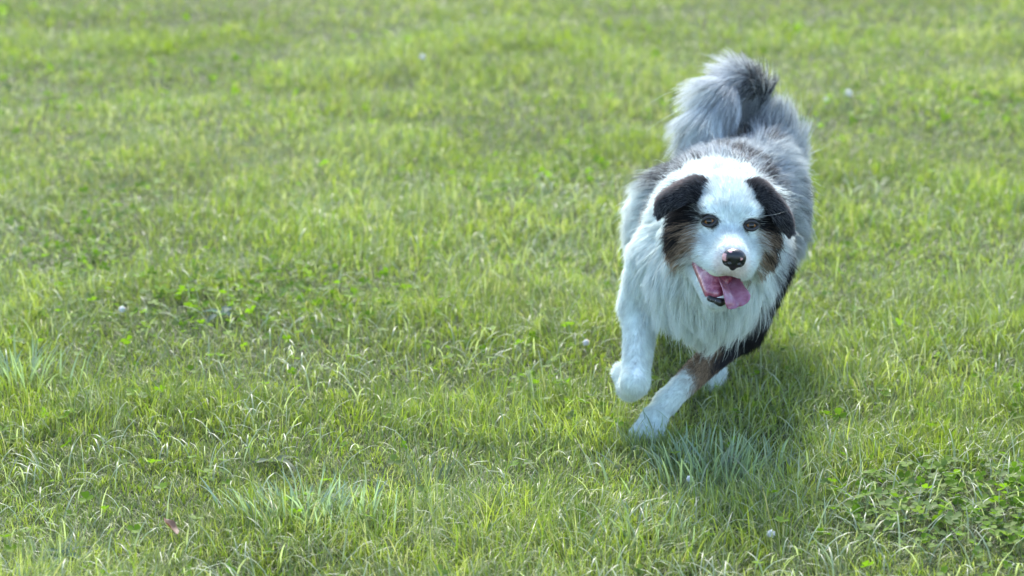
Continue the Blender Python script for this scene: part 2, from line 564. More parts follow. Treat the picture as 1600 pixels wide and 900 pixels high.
# ------------------------------------------------------------------ fur
def sample(V, Q, n, wv=None):
    T = np.concatenate([Q[:, [0, 1, 2]], Q[:, [0, 2, 3]]]) if Q.shape[1] == 4 else Q
    A = np.linalg.norm(np.cross(V[T[:, 1]] - V[T[:, 0]], V[T[:, 2]] - V[T[:, 0]]), axis=1)
    if wv is not None: A = A * wv[T].mean(1)
    c = np.cumsum(A); c /= c[-1]
    f = np.searchsorted(c, rng.random(n))
    r1, r2 = np.sqrt(rng.random(n)), rng.random(n)
    bw = np.stack([1 - r1, r1 * (1 - r2), r1 * r2], 1)
    return T[f], bw
def interp(A, T, bw):
    return (A[T] * bw[..., None]).sum(1)

def fur_curves(name, pts, radius, colors, parent, mat, tip=0.25):
    n, K, _ = pts.shape
    cu = bpy.data.hair_curves.new(name)
    cu.add_curves([K] * n)
    cu.attributes['position'].data.foreach_set('vector', pts.astype(np.float32).ravel())
    t = np.linspace(0, 1, K)
    rad = radius[:, None] * (1 - (1 - tip) * t[None] ** 2)
    a = cu.attributes.get('radius') or cu.attributes.new('radius', 'FLOAT', 'POINT')
    a.data.foreach_set('value', rad.astype(np.float32).ravel())
    a = cu.attributes.new('coat', 'FLOAT_COLOR', 'CURVE')
    c = np.ones((n, 4), np.float32); c[:, :3] = colors
    a.data.foreach_set('color', c.ravel())
    cu.materials.append(mat)
    o = bpy.data.objects.new(name, cu)
    col.objects.link(o)
    o.parent = parent
    o.matrix_parent_inverse = Matrix.Translation(-Vector(parent_origin(parent)))
    return o

def clump(pts, per, amount, power=1.3):
    """pull strands to their nearest guide strand towards the tips"""
    n, K, _ = pts.shape
    root = pts[:, 0]
    m = max(4, n // per)
    ci = rng.choice(n, m, replace=False)
    kd = kdtree.KDTree(m)
    for k, i in enumerate(ci): kd.insert(root[i], k)
    kd.balance()
    near = np.array([kd.find(r)[1] for r in root])
    g = ci[near]
    t = np.linspace(0, 1, K) ** power
    am = amount if np.ndim(amount) else np.full(n, amount)
    w = (am * rng.uniform(.6, 1.1, n)).clip(0, .95)[:, None] * t[None]
    return pts * (1 - w[..., None]) + (pts[g]) * w[..., None]

def strands(P, Nn, comb, lift, Ln, K=6, grav=0.0, jit=.18, curl=.05, calm=None):
    n = len(P)
    comb = norm(comb)
    tang = norm(comb - (comb * Nn).sum(1, keepdims=True) * Nn * .85)
    # broad swirls of the coat
    sw = np.stack([vnoise(P * 16, s) - .5 for s in (21, 22, 23)], 1)
    cm = 1 if calm is None else (1 - .8 * calm)[:, None]
    tang = norm(tang + sw * .30 * cm + rng.normal(0, jit, (n, 3)) * cm)
    d0 = norm(Nn * (lift[:, None] * 1.3) + tang * (1 - lift[:, None]))
    d1 = norm(tang + Nn * (.10 + .25 * lift[:, None]) + np.array((0, 0, -1.0)) * grav)
    t = np.linspace(0, 1, K)[None, :, None]
    L = (Ln * rng.uniform(.6, 1.12, n))[:, None, None]
    pts = P[:, None] + L * (d0[:, None] * (t - .5 * t ** 2) + d1[:, None] * .5 * t ** 2 * 1.25)
    pts += rng.normal(0, 1, (n, K, 3)) * (L * curl * t * .5)
    return pts

Lv = np.array([p['L'] for p in PR]); Liv = np.array([p['lift'] for p in PR]); Cv = np.array([norm(p['comb']) for p in PR])
lenV = WB @ Lv
NF = 230000
T, bw = sample(BV, BQ, NF, (1 / np.clip(lenV, .009, .05) ** .9) * (1 + 2.2 * regw(WB, 'tail')))
P, Nn = interp(BV, T, bw), norm(interp(BN, T, bw))
W = weights(P)
Ln, lift, comb = W @ Lv, W @ Liv, W @ Cv
q = toH(P)
eb = smoothstep(.022, .036, np.abs(q[:, 0])) * smoothstep(.022, .035, q[:, 2]) * smoothstep(.02, .035, q[:, 1]) * smoothstep(.10, .085, q[:, 1])
Ln = Ln * (1 + 1.1 * eb)
comb = comb + (np.sign(q[:, 0]) * eb)[:, None] * Hd((.9, 0, 0))
# shorter round the eyes, nose and mouth, none on the eyeballs or inside the mouth
keep = np.ones(len(P), bool)
for e in EYES:
    de = np.linalg.norm(P - e, axis=1)
    Ln = np.where(de < .030, Ln * np.clip((de - .010) / .020, .25, 1), Ln)
    keep &= de > .0118
dn = np.linalg.norm((q - np.array((0, -.092, -.040))) / np.array((1, 1, 1)), axis=1)
Ln = np.where(dn < .035, np.minimum(Ln, .0045), Ln); keep &= dn > .0165
inmouth = (np.abs(q[:, 0] + .010) < .030) & (q[:, 1] > -.075) & (q[:, 1] < .035) & (q[:, 2] < -.066 + .0 * q[:, 1]) & (q[:, 2] > -.112)
fwd = (Nn @ HR)
keep &= ~(inmouth & (W[:, HEADREG].sum(1) > .4) & (np.abs(fwd[:, 2]) > .45) & ~((fwd[:, 2] < 0) & (q[:, 2] < -.1)))
face = W[:, HEADREG].sum(1) * smoothstep(.05, .02, Ln)
# grown-out feather behind the elbows and along the belly line
P, Nn, W, Ln, lift, comb, face = [a[keep] for a in (P, Nn, W, Ln, lift, comb, face)]
fly = rng.random(len(P)) < .03 * (1 - face) * (1 - .8 * regw(W, 'tail'))
pts = strands(P, Nn, comb, lift + .10 * fly, Ln * (1 + .35 * fly), grav=.12, calm=regw(W, 'tail'))
free = pts.copy()
big = smoothstep(.012, .045, Ln)
pts = clump(pts, 12, .50 * (.25 + .75 * big))
bibw = regw(W, 'bib', 'neck') - regw(W, 'tail')
pts = clump(pts, 130, (.42 + .30 * bibw) * big, 1.4)
pts[fly] = pts[fly] * .35 + free[fly] * .65
C = coat(P + rng.normal(0, .0035, P.shape), W)
lock = vnoise(P * 90, 41) * .6 + vnoise(P * 190, 42) * .4
C = C * (.80 + .42 * lock)[:, None] * rng.uniform(.80, 1.10, (len(P), 1))
lum = C.mean(1)
mer = smoothstep(.06, .12, lum) * smoothstep(.50, .40, lum) * (1 - face) * (1 - smoothstep(.2, .5, C[:, 0] / np.maximum(C[:, 2], .01) - 1))
pick = rng.random(len(P))
tn = smoothstep(.15, .4, C[:, 0] / np.maximum(C[:, 2], .004) - 1) * smoothstep(.02, .06, lum)
C = C * (1 + tn * rng.normal(0, .38, len(P)).clip(-.6, .9))[:, None]
C = np.where((mer * (pick < .16))[:, None] > .3, C * .25, C)
C = np.where((mer * (pick > .80))[:, None] > .3, SKYLIT_WHITE * .85, C)
fur = fur_curves('coat_fur', pts, np.where(Ln < .02, .00022, .00030), np.clip(C, .004, .93), body, M_FUR)
tag(fur, kind='stuff')

# ------------------------------------------------------------------ ears
M_EARSKIN = M_SKIN
def catmull(P, n):
    P = np.asarray(P, float)
    Q = np.concatenate([[2 * P[0] - P[1]], P, [2 * P[-1] - P[-2]]])
    out = []
    for u in np.linspace(0, len(P) - 1 - 1e-9, n):
        i = int(u); t = u - i
        p0, p1, p2, p3 = Q[i:i + 4]
        out.append(.5 * ((2 * p1) + (p2 - p0) * t + (2 * p0 - 5 * p1 + 4 * p2 - p3) * t * t + (3 * p1 - p0 - 3 * p2 + p3) * t ** 3))
    return np.array(out)

def make_ear(upper, lower, bulge, thick=.0026):
    """two edge lines from base to tip, bulged towards the viewer between them"""
    nu, nv = 22, 13
    A, B = catmull(upper, nu), catmull(lower, nu)
    G = np.zeros((nu, nv, 3))
    for j, s in enumerate(np.linspace(0, 1, nv)):
        G[:, j] = A * (1 - s) + B * s + np.array(bulge) * (4 * s * (1 - s)) * np.sin(np.linspace(.5, 2.9, nu))[:, None]
    du, dv = np.gradient(G, axis=0), np.gradient(G, axis=1)
    Nn = norm(np.cross(du, dv))
    taper = np.sin(np.linspace(0.15, math.pi - .15, nv))[None, :, None]
    front, back = G + Nn * thick * taper, G - Nn * thick * taper
    V = np.concatenate([front.reshape(-1, 3), back.reshape(-1, 3)])
    i, j = np.meshgrid(np.arange(nu - 1), np.arange(nv - 1), indexing='ij')
    a = (i * nv + j).ravel()
    Qf = np.stack([a, a + nv, a + nv + 1, a + 1], 1)
    o = nu * nv
    Qs = [Qf, (Qf + o)[:, ::-1]]
    rim = [k * nv for k in range(nu)] + [(nu - 1) * nv + k for k in range(1, nv)] + [k * nv + nv - 1 for k in range(nu - 2, -1, -1)] + list(range(nv - 2, 0, -1))
    rim = np.array(rim); nx = np.roll(rim, -1)
    Qs.append(np.stack([rim, rim + o, nx + o, nx], 1)[:, ::-1])
    Q = np.concatenate(Qs)
    vol = np.einsum('ij,ij->i', V[Q[:, 0]] - V[0], np.cross(V[Q[:, 1]] - V[0], V[Q[:, 2]] - V[0])).sum()
    if vol < 0: Q = Q[:, ::-1]
    ax = norm(np.gradient((A + B) / 2, axis=0))
    comb = np.repeat(ax[:, None], nv, 1).reshape(-1, 3)
    s = np.tile(np.linspace(0, 1, nv)[None], (nu, 1)).ravel()
    u = np.repeat(np.linspace(0, 1, nu)[:, None], nv, 1).ravel()
    return V, Q, np.concatenate([comb, comb]), np.concatenate([s, s]), np.concatenate([u, u])

def ear(upper, lower, bulge, label):
    U = [E0 + np.array(p) for p in upper]; Lw = [E0 + np.array(p) for p in lower]
    V, Q, cb, s, u = make_ear(U, Lw, bulge)
    N_ = vert_normals(V, Q)
    brown = smoothstep(.48, .08, s) * smoothstep(.05, .3, u)  # brown upper edge, lightened with its sunlit rim put into the colour
    C = mixc(np.tile(BLACK * 1.3, (len(V), 1)), np.array((.30, .25, .24)), brown)
    C = mixc(C, np.array((.06, .06, .075)), smoothstep(.7, .95, u) * .7)
    o = mesh_obj('ear', V, Q, M_EARSKIN, dog, C)
    o['label'] = label
    T, bw = sample(V, Q, 9000)
    P, Nn = interp(V, T, bw), norm(interp(N_, T, bw))
    cm = norm(interp(cb, T, bw)); uu = (u[T] * bw).sum(1)
    ss = (s[T] * bw).sum(1)
    Ln = np.interp(uu, [0, .4, 1], [.020, .012, .006]) * (1 + .5 * smoothstep(.6, 1, ss) * smoothstep(.8, .4, uu))
    pts = strands(P, Nn, cm, np.full(len(P), .28), Ln, K=5, grav=.05)
    pts = clump(pts, 14, .35)
    f = fur_curves('ear_fur', pts, np.full(len(P), .00024), np.clip(np.where(rng.random((len(P), 1)) < .38, np.array((.15, .155, .165)), interp(C, T, bw)) * rng.uniform(.7, 1.3, (len(P), 1)), .008, .9), o, M_FUR)
    tag(f, kind='stuff')
    return o
ear([(-.018, .066, .046), (-.048, .060, .064), (-.080, .054, .056), (-.113, .046, .034), (-.119, .038, .008)],
    [(-.040, .036, .018), (-.060, .028, .026), (-.078, .022, .023), (-.094, .024, .016), (-.114, .034, -.002)], (-.003, -.008, .004), 'dark folded ear with a brown upper edge painted lighter, as if sunlit')
ear([(.018, .066, .046), (.048, .060, .060), (.078, .054, .036), (.101, .046, .004), (.107, .040, -.022)],
    [(.040, .036, .016), (.056, .028, .020), (.070, .022, .004), (.083, .024, -.013), (.099, .034, -.032)], (.006, -.008, .004), 'dark ear hanging along the grey neck')

# ------------------------------------------------------------------ eyes
M_EYE = principled('eye_white', (.10, .07, .05), .25, .3)
M_IRIS = principled('eye_iris', (.30, .14, .045),   .2, .25, noise=(1400, (.14, .055, .018), .35, .65, 0))
M_PUPIL = principled('eye_pupil', (.004, .004, .004), .06, .4)
M_LID = principled('eyelid_skin', (.012, .011, .011), .4, .5)
def frame_to(d):
    d = norm(np.array(d, float)); x = norm(np.cross((0, 0, 1.0), -d)); z = np.cross(-d, x)
    return np.stack([x, -d, z], 1)          # columns: right, back, up
def rings(profile, nseg, Rm, c, squash=1.0):
    """lathe around the local back axis: profile (radius, depth)"""
    V = []; a = np.linspace(0, 2 * np.pi, nseg, endpoint=False)
    for r, y in profile:
        V.append(np.stack([r * np.cos(a), np.full(nseg, y), r * np.sin(a) * squash], 1))
    V = np.concatenate(V)
    Q = []
    for k in range(len(profile) - 1):
        i = np.arange(nseg)
        Q.append(np.stack([k * nseg + i, k * nseg + (i + 1) % nseg, (k + 1) * nseg + (i + 1) % nseg, (k + 1) * nseg + i], 1))
    return V @ Rm.T + c, np.concatenate(Q)
LOOK = norm(np.array((-0.32, -3.9, .75)))
for s, e in zip((-1, 1), EYES):
    Rm = frame_to(LOOK)
    th = np.linspace(0.001, math.pi, 14)
    V, Q = rings([(EYE_R * math.sin(t), -EYE_R * math.cos(t)) for t in th], 24, Rm, e)
    eye = mesh_obj('eye', V, Q, M_EYE, dog)
    th = np.linspace(0.02, 1.1, 9)
    V, Q = rings([((EYE_R + .0003) * math.sin(t), -(EYE_R + .0003) * math.cos(t)) for t in th], 24, Rm, e)
    mesh_obj('iris', V, Q, M_IRIS, eye)
    th = np.linspace(0.001, .46, 6)
    V, Q = rings([((EYE_R + .0006) * math.sin(t), -(EYE_R + .0006) * math.cos(t)) for t in th], 20, Rm, e)
    mesh_obj('pupil', V, Q, M_PUPIL, eye)
    # almond lid rim
    n = 40; a = np.linspace(0, 2 * np.pi, n, endpoint=False)
    ex = .0081 * np.cos(a); ez = np.where(np.sin(a) > 0, .0042, .0046) * np.sin(a) * (1 - .45 * np.cos(a) ** 2)
    cen = np.stack([ex, -np.sqrt(np.maximum((EYE_R + .0006) ** 2 - ex ** 2 - ez ** 2, 1e-6)), ez], 1)
    Vs = []
    ol = norm(np.stack([ex, 0 * ex, ez * 1.3], 1))
    for k in range(8):
        ph = 2 * np.pi * k / 8
        Vs.append(cen + ol * (.0031 * math.cos(ph) + .0025) + np.array((0, -1, 0)) * (.0016 * math.sin(ph)))
    V = np.concatenate(Vs)
    i = np.arange(n); Q = np.concatenate([np.stack([k * n + i, k * n + (i + 1) % n, ((k + 1) % 8) * n + (i + 1) % n, ((k + 1) % 8) * n + i], 1) for k in range(8)])
    mesh_obj('eyelid', V @ Rm.T @ np.array(Matrix.Rotation(roll, 3, 'Y')).T * 0 + (V @ np.array(Matrix.Rotation(roll - s * .12, 3, 'Y')).T) @ Rm.T + e, Q, M_LID, eye)

# ------------------------------------------------------------------ nose
def blob(prims, hres, cut=(), pad=.006):
    F, lo_ = field(prims, hres, pad, cut)
    V, Q = surface_nets(F, lo_, hres)
    vol = np.einsum('ij,ij->i', V[Q[:, 0]] - V[0], np.cross(V[Q[:, 1]] - V[0], V[Q[:, 2]] - V[0])).sum()
    return V, (Q if vol > 0 else Q[:, ::-1])
def pc(a, ra, b, rb, k=.006):
    return dict(kind='c', a=H(a), b=H(b), ra=ra, rb=rb, k=k)
def pe(c, r, k=.006):
    return dict(kind='e', c=H(c), r=np.array(r), rot=HR, k=k)
NC = (0.001, -.0925, -.038)
nose_pr = [pe((NC[0], NC[1], NC[2] + .004), (.0185, .0130, .0125)), pe((NC[0] - .009, NC[1] + .002, NC[2] - .003), (.0095, .010, .0105)),
           pe((NC[0] + .009, NC[1] + .002, NC[2] - .003), (.0095, .010, .0105)), pc((NC[0], NC[1] - .001, NC[2] - .004), .0085, (NC[0], NC[1] + .003, NC[2] - .0145), .0055)]
cuts = [(H((NC[0] + s * .0085, NC[1] - .0105, NC[2] - .004)), .0042, .002) for s in (-1, 1)] + [(H((NC[0] + s * .0150, NC[1] - .005, NC[2] - .007)), .0032, .002) for s in (-1, 1)]
V, Q = blob(nose_pr, .0011, cuts)
def spot(c, r): return smoothstep(r * 1.15, r * .75, np.linalg.norm(V - H(c), axis=1) + (fbm(V * 260, 3) - .5) * .006)
nc = np.tile(np.array((.012, .013, .016)), (len(V), 1))
pk = np.maximum.reduce([spot((NC[0] - .016, NC[1] - .004, NC[2] + .002), .0062), spot((NC[0] + .011, NC[1] - .010, NC[2] + .003), .0028), spot((NC[0] - .009, NC[1] - .007, NC[2] + .014), .003)])
nc = mixc(nc, np.array((.62, .33, .33)), pk)
m_nose, N, L = new_mat('nose_leather')
a = N.new('ShaderNodeAttribute'); a.attribute_name = 'coat'
b = N.new('ShaderNodeBsdfPrincipled'); b.inputs['Roughness'].default_value = .32
vo = N.new('ShaderNodeTexVoronoi'); vo.inputs['Scale'].default_value = 900
tcn = N.new('ShaderNodeTexCoord'); L.new(tcn.outputs['Object'], vo.inputs['Vector'])
bp = N.new('ShaderNodeBump'); bp.inputs['Strength'].default_value = .35; bp.inputs['Distance'].default_value = .0006
L.new(vo.outputs['Distance'], bp.inputs['Height']); L.new(bp.outputs[0], b.inputs['Normal'])
L.new(a.outputs['Color'], b.inputs['Base Color'])
o = N.new('ShaderNodeOutputMaterial'); L.new(b.outputs[0], o.inputs[0])
nose = mesh_obj('nose', V, Q, m_nose, dog, nc)
nose['label'] = 'black nose leather with pink spots'

# ------------------------------------------------------------------ mouth
M_GUM = principled('mouth_lining', (.20, .035, .075), .28, .5, coat=.5, sss=.2, noise=(130, (.40, .15, .21), .45, .7, .5))
M_TONGUE = principled('tongue', (.25, .085, .14), .30, .5, coat=.4, sss=.25, noise=(90, (.36, .18, .25), .4, .75, .4))
M_TOOTH = principled('tooth', (.78, .74, .64), .25, .5)
M_LIP = principled('black_lip', (.012, .013, .014), .3, .5)
V, Q = blob([pc((-.004, .040, -.078), .030, (-.012, -.020, -.086), .024, .008), pc((-.012, -.020, -.090), .022, (-.014, -.048, -.107), .014, .008), pc((-.036, .016, -.076), .0155, (-.022, -.044, -.107), .0125, .006)], .002)
mouth = mesh_obj('mouth', V, Q, M_GUM, dog)
V, Q = blob([pc((-.024, -.056, -.115), .0056, (-.008, -.063, -.118), .0060, .004), pc((-.008, -.063, -.118), .0060, (.004, -.057, -.116), .005, .004)], .0015)
mesh_obj('lower_lip', V, Q, M_LIP, mouth)
for tx, ty, tz, tr, tl in ((-.040, -.008, -.097, .0028, .006), (-.037, -.021, -.101, .0028, .006), (-.034, -.033, -.105, .0028, .007), (-.029, -.047, -.108, .003, .011), (-.022, -.056, -.111, .002, .004), (-.016, -.059, -.112, .002, .004)):
    V, Q = blob([pc((tx, ty, tz - .002), tr, (tx + .002, ty - .001, tz + tl), tr * .35, .001)], .0009, pad=.004)
    mesh_obj('tooth', V, Q, M_TOOTH, mouth)
# tongue: a cupped ribbon hanging out over the lower teeth to the right
cl = catmull([(.002, .020, -.080), (.003, -.020, -.085), (.006, -.050, -.095), (.011, -.067, -.102), (.016, -.076, -.111), (.020, -.078, -.119)], 26)
wd = np.interp(np.linspace(0, 1, 26), [0, .3, .6, .80, .90, .96, 1], [.017, .0200, .0225, .0225, .0190, .0135, .005])
nv = 13; V = []
tg = norm(np.gradient(cl, axis=0))
for i in range(26):
    side = norm(np.array((1.0, 0, -.22)) - tg[i] * (np.array((1.0, 0, -.22)) @ tg[i])); up = np.cross(side, tg[i]); up = up if up[1] < 0 or up[2] > 0 else -up
    for j in range(nv):
        s = (j / (nv - 1) - .5) * 2
        V.append(cl[i] + side * s * wd[i] + up * (.0065 * s * s - .0045 * math.exp(-(s / .22) ** 2) + .0030))
for i in range(26):
    side = norm(np.array((1.0, 0, -.22)) - tg[i] * (np.array((1.0, 0, -.22)) @ tg[i])); up = np.cross(side, tg[i]); up = up if up[1] < 0 or up[2] > 0 else -up
    for j in range(nv):
        s = (j / (nv - 1) - .5) * 2
        V.append(cl[i] + side * s * wd[i] * .98 + up * (.0065 * s * s - .0045 * (1 - s ** 4)))
V = np.array([H(p) for p in V])
i, j = np.meshgrid(np.arange(25), np.arange(nv - 1), indexing='ij'); a0 = (i * nv + j).ravel()
Qf = np.stack([a0, a0 + nv, a0 + nv + 1, a0 + 1], 1); off = 26 * nv
rim = np.array([k * nv for k in range(26)] + [25 * nv + k for k in range(1, nv)] + [k * nv + nv - 1 for k in range(24, -1, -1)] + list(range(nv - 2, 0, -1))); nx = np.roll(rim, -1)
tongue = mesh_obj('tongue', V, np.concatenate([Qf, (Qf + off)[:, ::-1], np.stack([rim, rim + off, nx + off, nx], 1)]), M_TONGUE, dog)
tongue['label'] = 'pink tongue hanging out to one side'

# ------------------------------------------------------------------ claws of the planted paw
M_CLAW = principled('claw_horn', (.10, .085, .075), .35, .5)
for dx, dy in ((-.016, .006), (-.004, -.010), (.011, -.012), (.022, .000)):
    ca = np.array((.224 + dx, -.134 + dy, .013)); cb = ca + np.array((-.003, -.011, -.006))
    V, Q = blob([dict(kind='c', a=ca, b=cb, ra=.0030, rb=.0012, k=.001)], .0010, pad=.004)
    mesh_obj('claw', V, Q, M_CLAW, dog)

# ------------------------------------------------------------------ whiskers
wp = []
for s in (-1, 1):
    for k in range(7):
        r0 = np.array((s * (.030 + .004 * random.random()), -.055 + .008 * k, -.052 - .006 * random.random()))
        d = norm(np.array((s * 1.0, .15 + .35 * random.random(), -.10 - .5 * random.random())))
        Lw = random.uniform(.045, .075)
        wp.append([H(r0 + d * Lw * t + np.array((0, .012 * t * t, -.016 * t * t))) for t in np.linspace(0, 1, 6)])
for s, bx in ((1, .040),):
    r0 = np.array((bx, .000, .016)); d = norm(np.array((s * 1.0, -.15, .05)))
    wp.append([H(r0 + d * .05 * t + np.array((0, 0, .012 * t * t))) for t in np.linspace(0, 1, 6)])
wp = np.array(wp)
wk = fur_curves('whiskers', wp, np.where(np.arange(len(wp)) < 14, .00022, .00013), np.tile(SKYLIT_WHITE, (len(wp), 1)), dog, M_FUR, .15)
tag(wk, kind='stuff')

# ------------------------------------------------------------------ grass
def in_view_margin(x, y, m):
    half = 0.205 * (y + 4.3) + m
    return np.abs(x) < half

def blades(x, y, hgt, wid, az, bend, lean, colr, nseg=4, face=None):
    """one tapered, bent blade per root"""
    n = len(x)
    z0 = gz(x, y) - .004
    t = np.linspace(0, 1, nseg + 1)
    ang = lean[:, None] + bend[:, None] * t[None]                 # angle from vertical along the blade
    ds = (hgt / nseg)[:, None]
    hor = np.concatenate([np.zeros((n, 1)), np.cumsum(np.sin(ang[:, :-1]) * ds, 1)], 1)
    ver = np.concatenate([np.zeros((n, 1)), np.cumsum(np.cos(ang[:, :-1]) * ds, 1)], 1)
    ver = np.maximum(ver, .003 + 0 * ver) 
    ver[:, 0] = 0
    cx, cy = np.cos(az), np.sin(az)
    c = np.stack([x[:, None] + hor * cx[:, None], y[:, None] + hor * cy[:, None], z0[:, None] + ver], -1)
    tw = rng.normal(0, .5, n) if face is None else face
    sx, sy = -np.sin(az + tw), np.cos(az + tw)
    wv = wid[:, None] * np.interp(t, [0, .3, .75, 1], [.7, 1, .72, 0])[None] * .5
    Lf = c + np.stack([sx[:, None] * wv, sy[:, None] * wv, 0 * wv], -1)
    Rt = c - np.stack([sx[:, None] * wv, sy[:, None] * wv, 0 * wv], -1)
    per = 2 * nseg + 1
    V = np.zeros((n, per, 3))
    V[:, 0:2 * nseg:2] = Lf[:, :nseg]; V[:, 1:2 * nseg:2] = Rt[:, :nseg]; V[:, -1] = c[:, -1]
    base = (np.arange(n) * per)[:, None]
    qs = [np.concatenate([base + 2 * k, base + 2 * k + 1, base + 2 * k + 3, base + 2 * k + 2], 1) for k in range(nseg - 1)]
    tr = np.concatenate([base + 2 * nseg - 2, base + 2 * nseg - 1, base + 2 * nseg], 1)
    Cc = np.repeat(colr[:, None], per, 1)
    return V.reshape(-1, 3), qs, tr, Cc.reshape(-1, 3)

def join(parts):
    V, F4, F3, C, off = [], [], [], [], 0
    for v, qs, tr, c in parts:
        V.append(v); C.append(c)
        F4 += [q + off for q in qs]
        F3.append(tr + off); off += len(v)
    return np.concatenate(V), [np.concatenate(F4), np.concatenate(F3)], np.concatenate(C)

def scatter(y0, y1, dens, margin):
    n = int((y1 - y0) * (0.205 * (y1 + 4.3) + margin) * 2 * dens)
    y = rng.uniform(y0, y1, n); x = rng.uniform(-1, 1, n) * (0.205 * (y1 + 4.3) + margin)
    k = in_view_margin(x, y, margin)
    return x[k], y[k]

def clover_density(x, y):
    p = np.stack([x * 2.1 + 11, y * 1.3 + 7, 0 * x], 1)
    d = smoothstep(.60, .74, fbm(p, 31, 3)) * .45
    d = np.maximum(d, smoothstep(.62, .25, np.hypot((x - .72) / .50, (y + .52) / .50)) * .95)
    d = np.maximum(d, .5 * smoothstep(.9, .3, np.hypot((x + .55) / .55, (y - .75) / .45)))
    return d

PALETTE = np.array([(.198, .260, .050), (.236, .290, .070), (.144, .225, .027), (.275, .312, .155), (.186, .245, .142), (.345, .345, .215), (.345, .38, .26)])
def grass_colour(x, y, n):
    p = np.stack([x * 1.2 + 5, y * .9 + 2, 0 * x + 1], 1)
    a = fbm(p, 51, 3); b = fbm(p * 3.1, 61, 2)
    pr = np.stack([.30 + 0 * a, .22 + .6 * (a - .5), .22 + .9 * (b - .5), .17 + 1.4 * (.5 - a), .10 + .6 * (.5 - b), .08 + .35 * (.5 - a), .07 + 0 * a], 1).clip(.01, 1)
    pr /= pr.sum(1, keepdims=True)
    k = (rng.random((n, 1)) > np.cumsum(pr, 1)).sum(1).clip(0, len(PALETTE) - 1)
    c = PALETTE[k] * rng.uniform(.75, 1.25, (n, 1)) * (.90 + .20 * smoothstep(.35, .65, fbm(p * 2.2 + 9, 91, 3)))[:, None]
    return c

parts = []
for y0, y1, dens, margin, wmul, nseg in ((-1.1, -.2, 48000, .30, .78, 4), (-.2, 1.0, 32000, .35, .85, 3), (1.0, 2.6, 17000, .40, 1.1, 3), (2.6, 4.6, 8500, .45, 1.45, 3), (4.6, 7.2, 4000, .45, 2.0, 3)):
    x, y = scatter(y0, y1, dens, margin)
    # tufts: pull roots towards tuft centres
    n = len(x)
    hn = fbm(np.stack([x * 3.2, y * 3.2, 0 * x], 1), 71, 3)
    cd = clover_density(x, y)
    thin = smoothstep(.42, .27, fbm(np.stack([x * 4.5, y * 3.5, 0 * x + 8], 1), 95, 3))
    k = rng.random(n) > np.maximum(cd * .8, thin * .4)
    x, y, hn, cd = x[k], y[k], hn[k], cd[k]; n = len(x)
    hgt = rng.gamma(7, 1 / 7., n) * (.021 + .029 * smoothstep(.3, .72, hn)) * (1 - .35 * cd)
    gp = np.stack([x * 7, y * 7, 0 * x], 1)
    az = (vnoise(gp, 81) + .5 * vnoise(gp * 2.3, 82)) * 4 * np.pi + rng.normal(0, .9, n)
    bend = np.abs(rng.normal(.95, .70, n)); lean = np.abs(rng.normal(.22, .32, n))
    wid = rng.uniform(.0013, .0027, n) * wmul
    parts.append(blades(x, y, hgt, wid, az, bend, lean, grass_colour(x, y, n), nseg))
    # flat, pale thatch low between the blades
    x, y = scatter(y0, y1, dens * .35, margin); n = len(x)
    cc = np.array((.175, .20, .095)) * rng.uniform(.5, 1.15, (n, 1)) * (1 - .35 * (rng.random((n, 1)) < .5) * np.array((1, .3, 1.2)))
    parts.append(blades(x, y, rng.uniform(.02, .06, n), rng.uniform(.001, .002, n) * wmul, rng.uniform(0, 6.28, n), rng.uniform(.2, .7, n), rng.uniform(.7, 1.2, n), cc, 2))
# blades standing round the planted paw and the hind foot
for px_, py_, nn in ((.225, -.150, 420), (.235, -.105, 260), (.36, .165, 260)):
    x = px_ + rng.normal(0, .035, nn); y = py_ + rng.normal(0, .018, nn)
    parts.append(blades(x, y, rng.uniform(.026, .050, nn), rng.uniform(.0010, .0021, nn), rng.uniform(0, 6.28, nn), rng.uniform(.2, 1.2, nn), np.abs(rng.normal(.2, .2, nn)), grass_colour(x, y, nn), 4))
# longer pale blades arching over the rest
for y0, y1, dens in ((-1.1, .3, 1300), (.3, 2.0, 800)):
    x, y = scatter(y0, y1, dens, .3); n = len(x)
    k = rng.random(n) < .25 + .75 * smoothstep(.4, .65, fbm(np.stack([x * 2.5, y * 2.5, 0 * x + 3], 1), 97, 2)); x, y = x[k], y[k]; n = len(x)
    cc = np.array((.31, .37, .25)) * rng.uniform(.7, 1.2, (n, 1))
    parts.append(blades(x, y, rng.uniform(.055, .095, n), rng.uniform(.0016, .0030, n), rng.uniform(0, 6.28, n), rng.uniform(.9, 2.3, n), rng.uniform(.05, .5, n), cc, 5))
V, Fs, C = join(parts)
grass = mesh_obj('grass', V, Fs, M_GRASS, None, C, smooth=True)
tag(grass, 'short sunlit green lawn grass covering the whole ground', 'grass', kind='stuff')

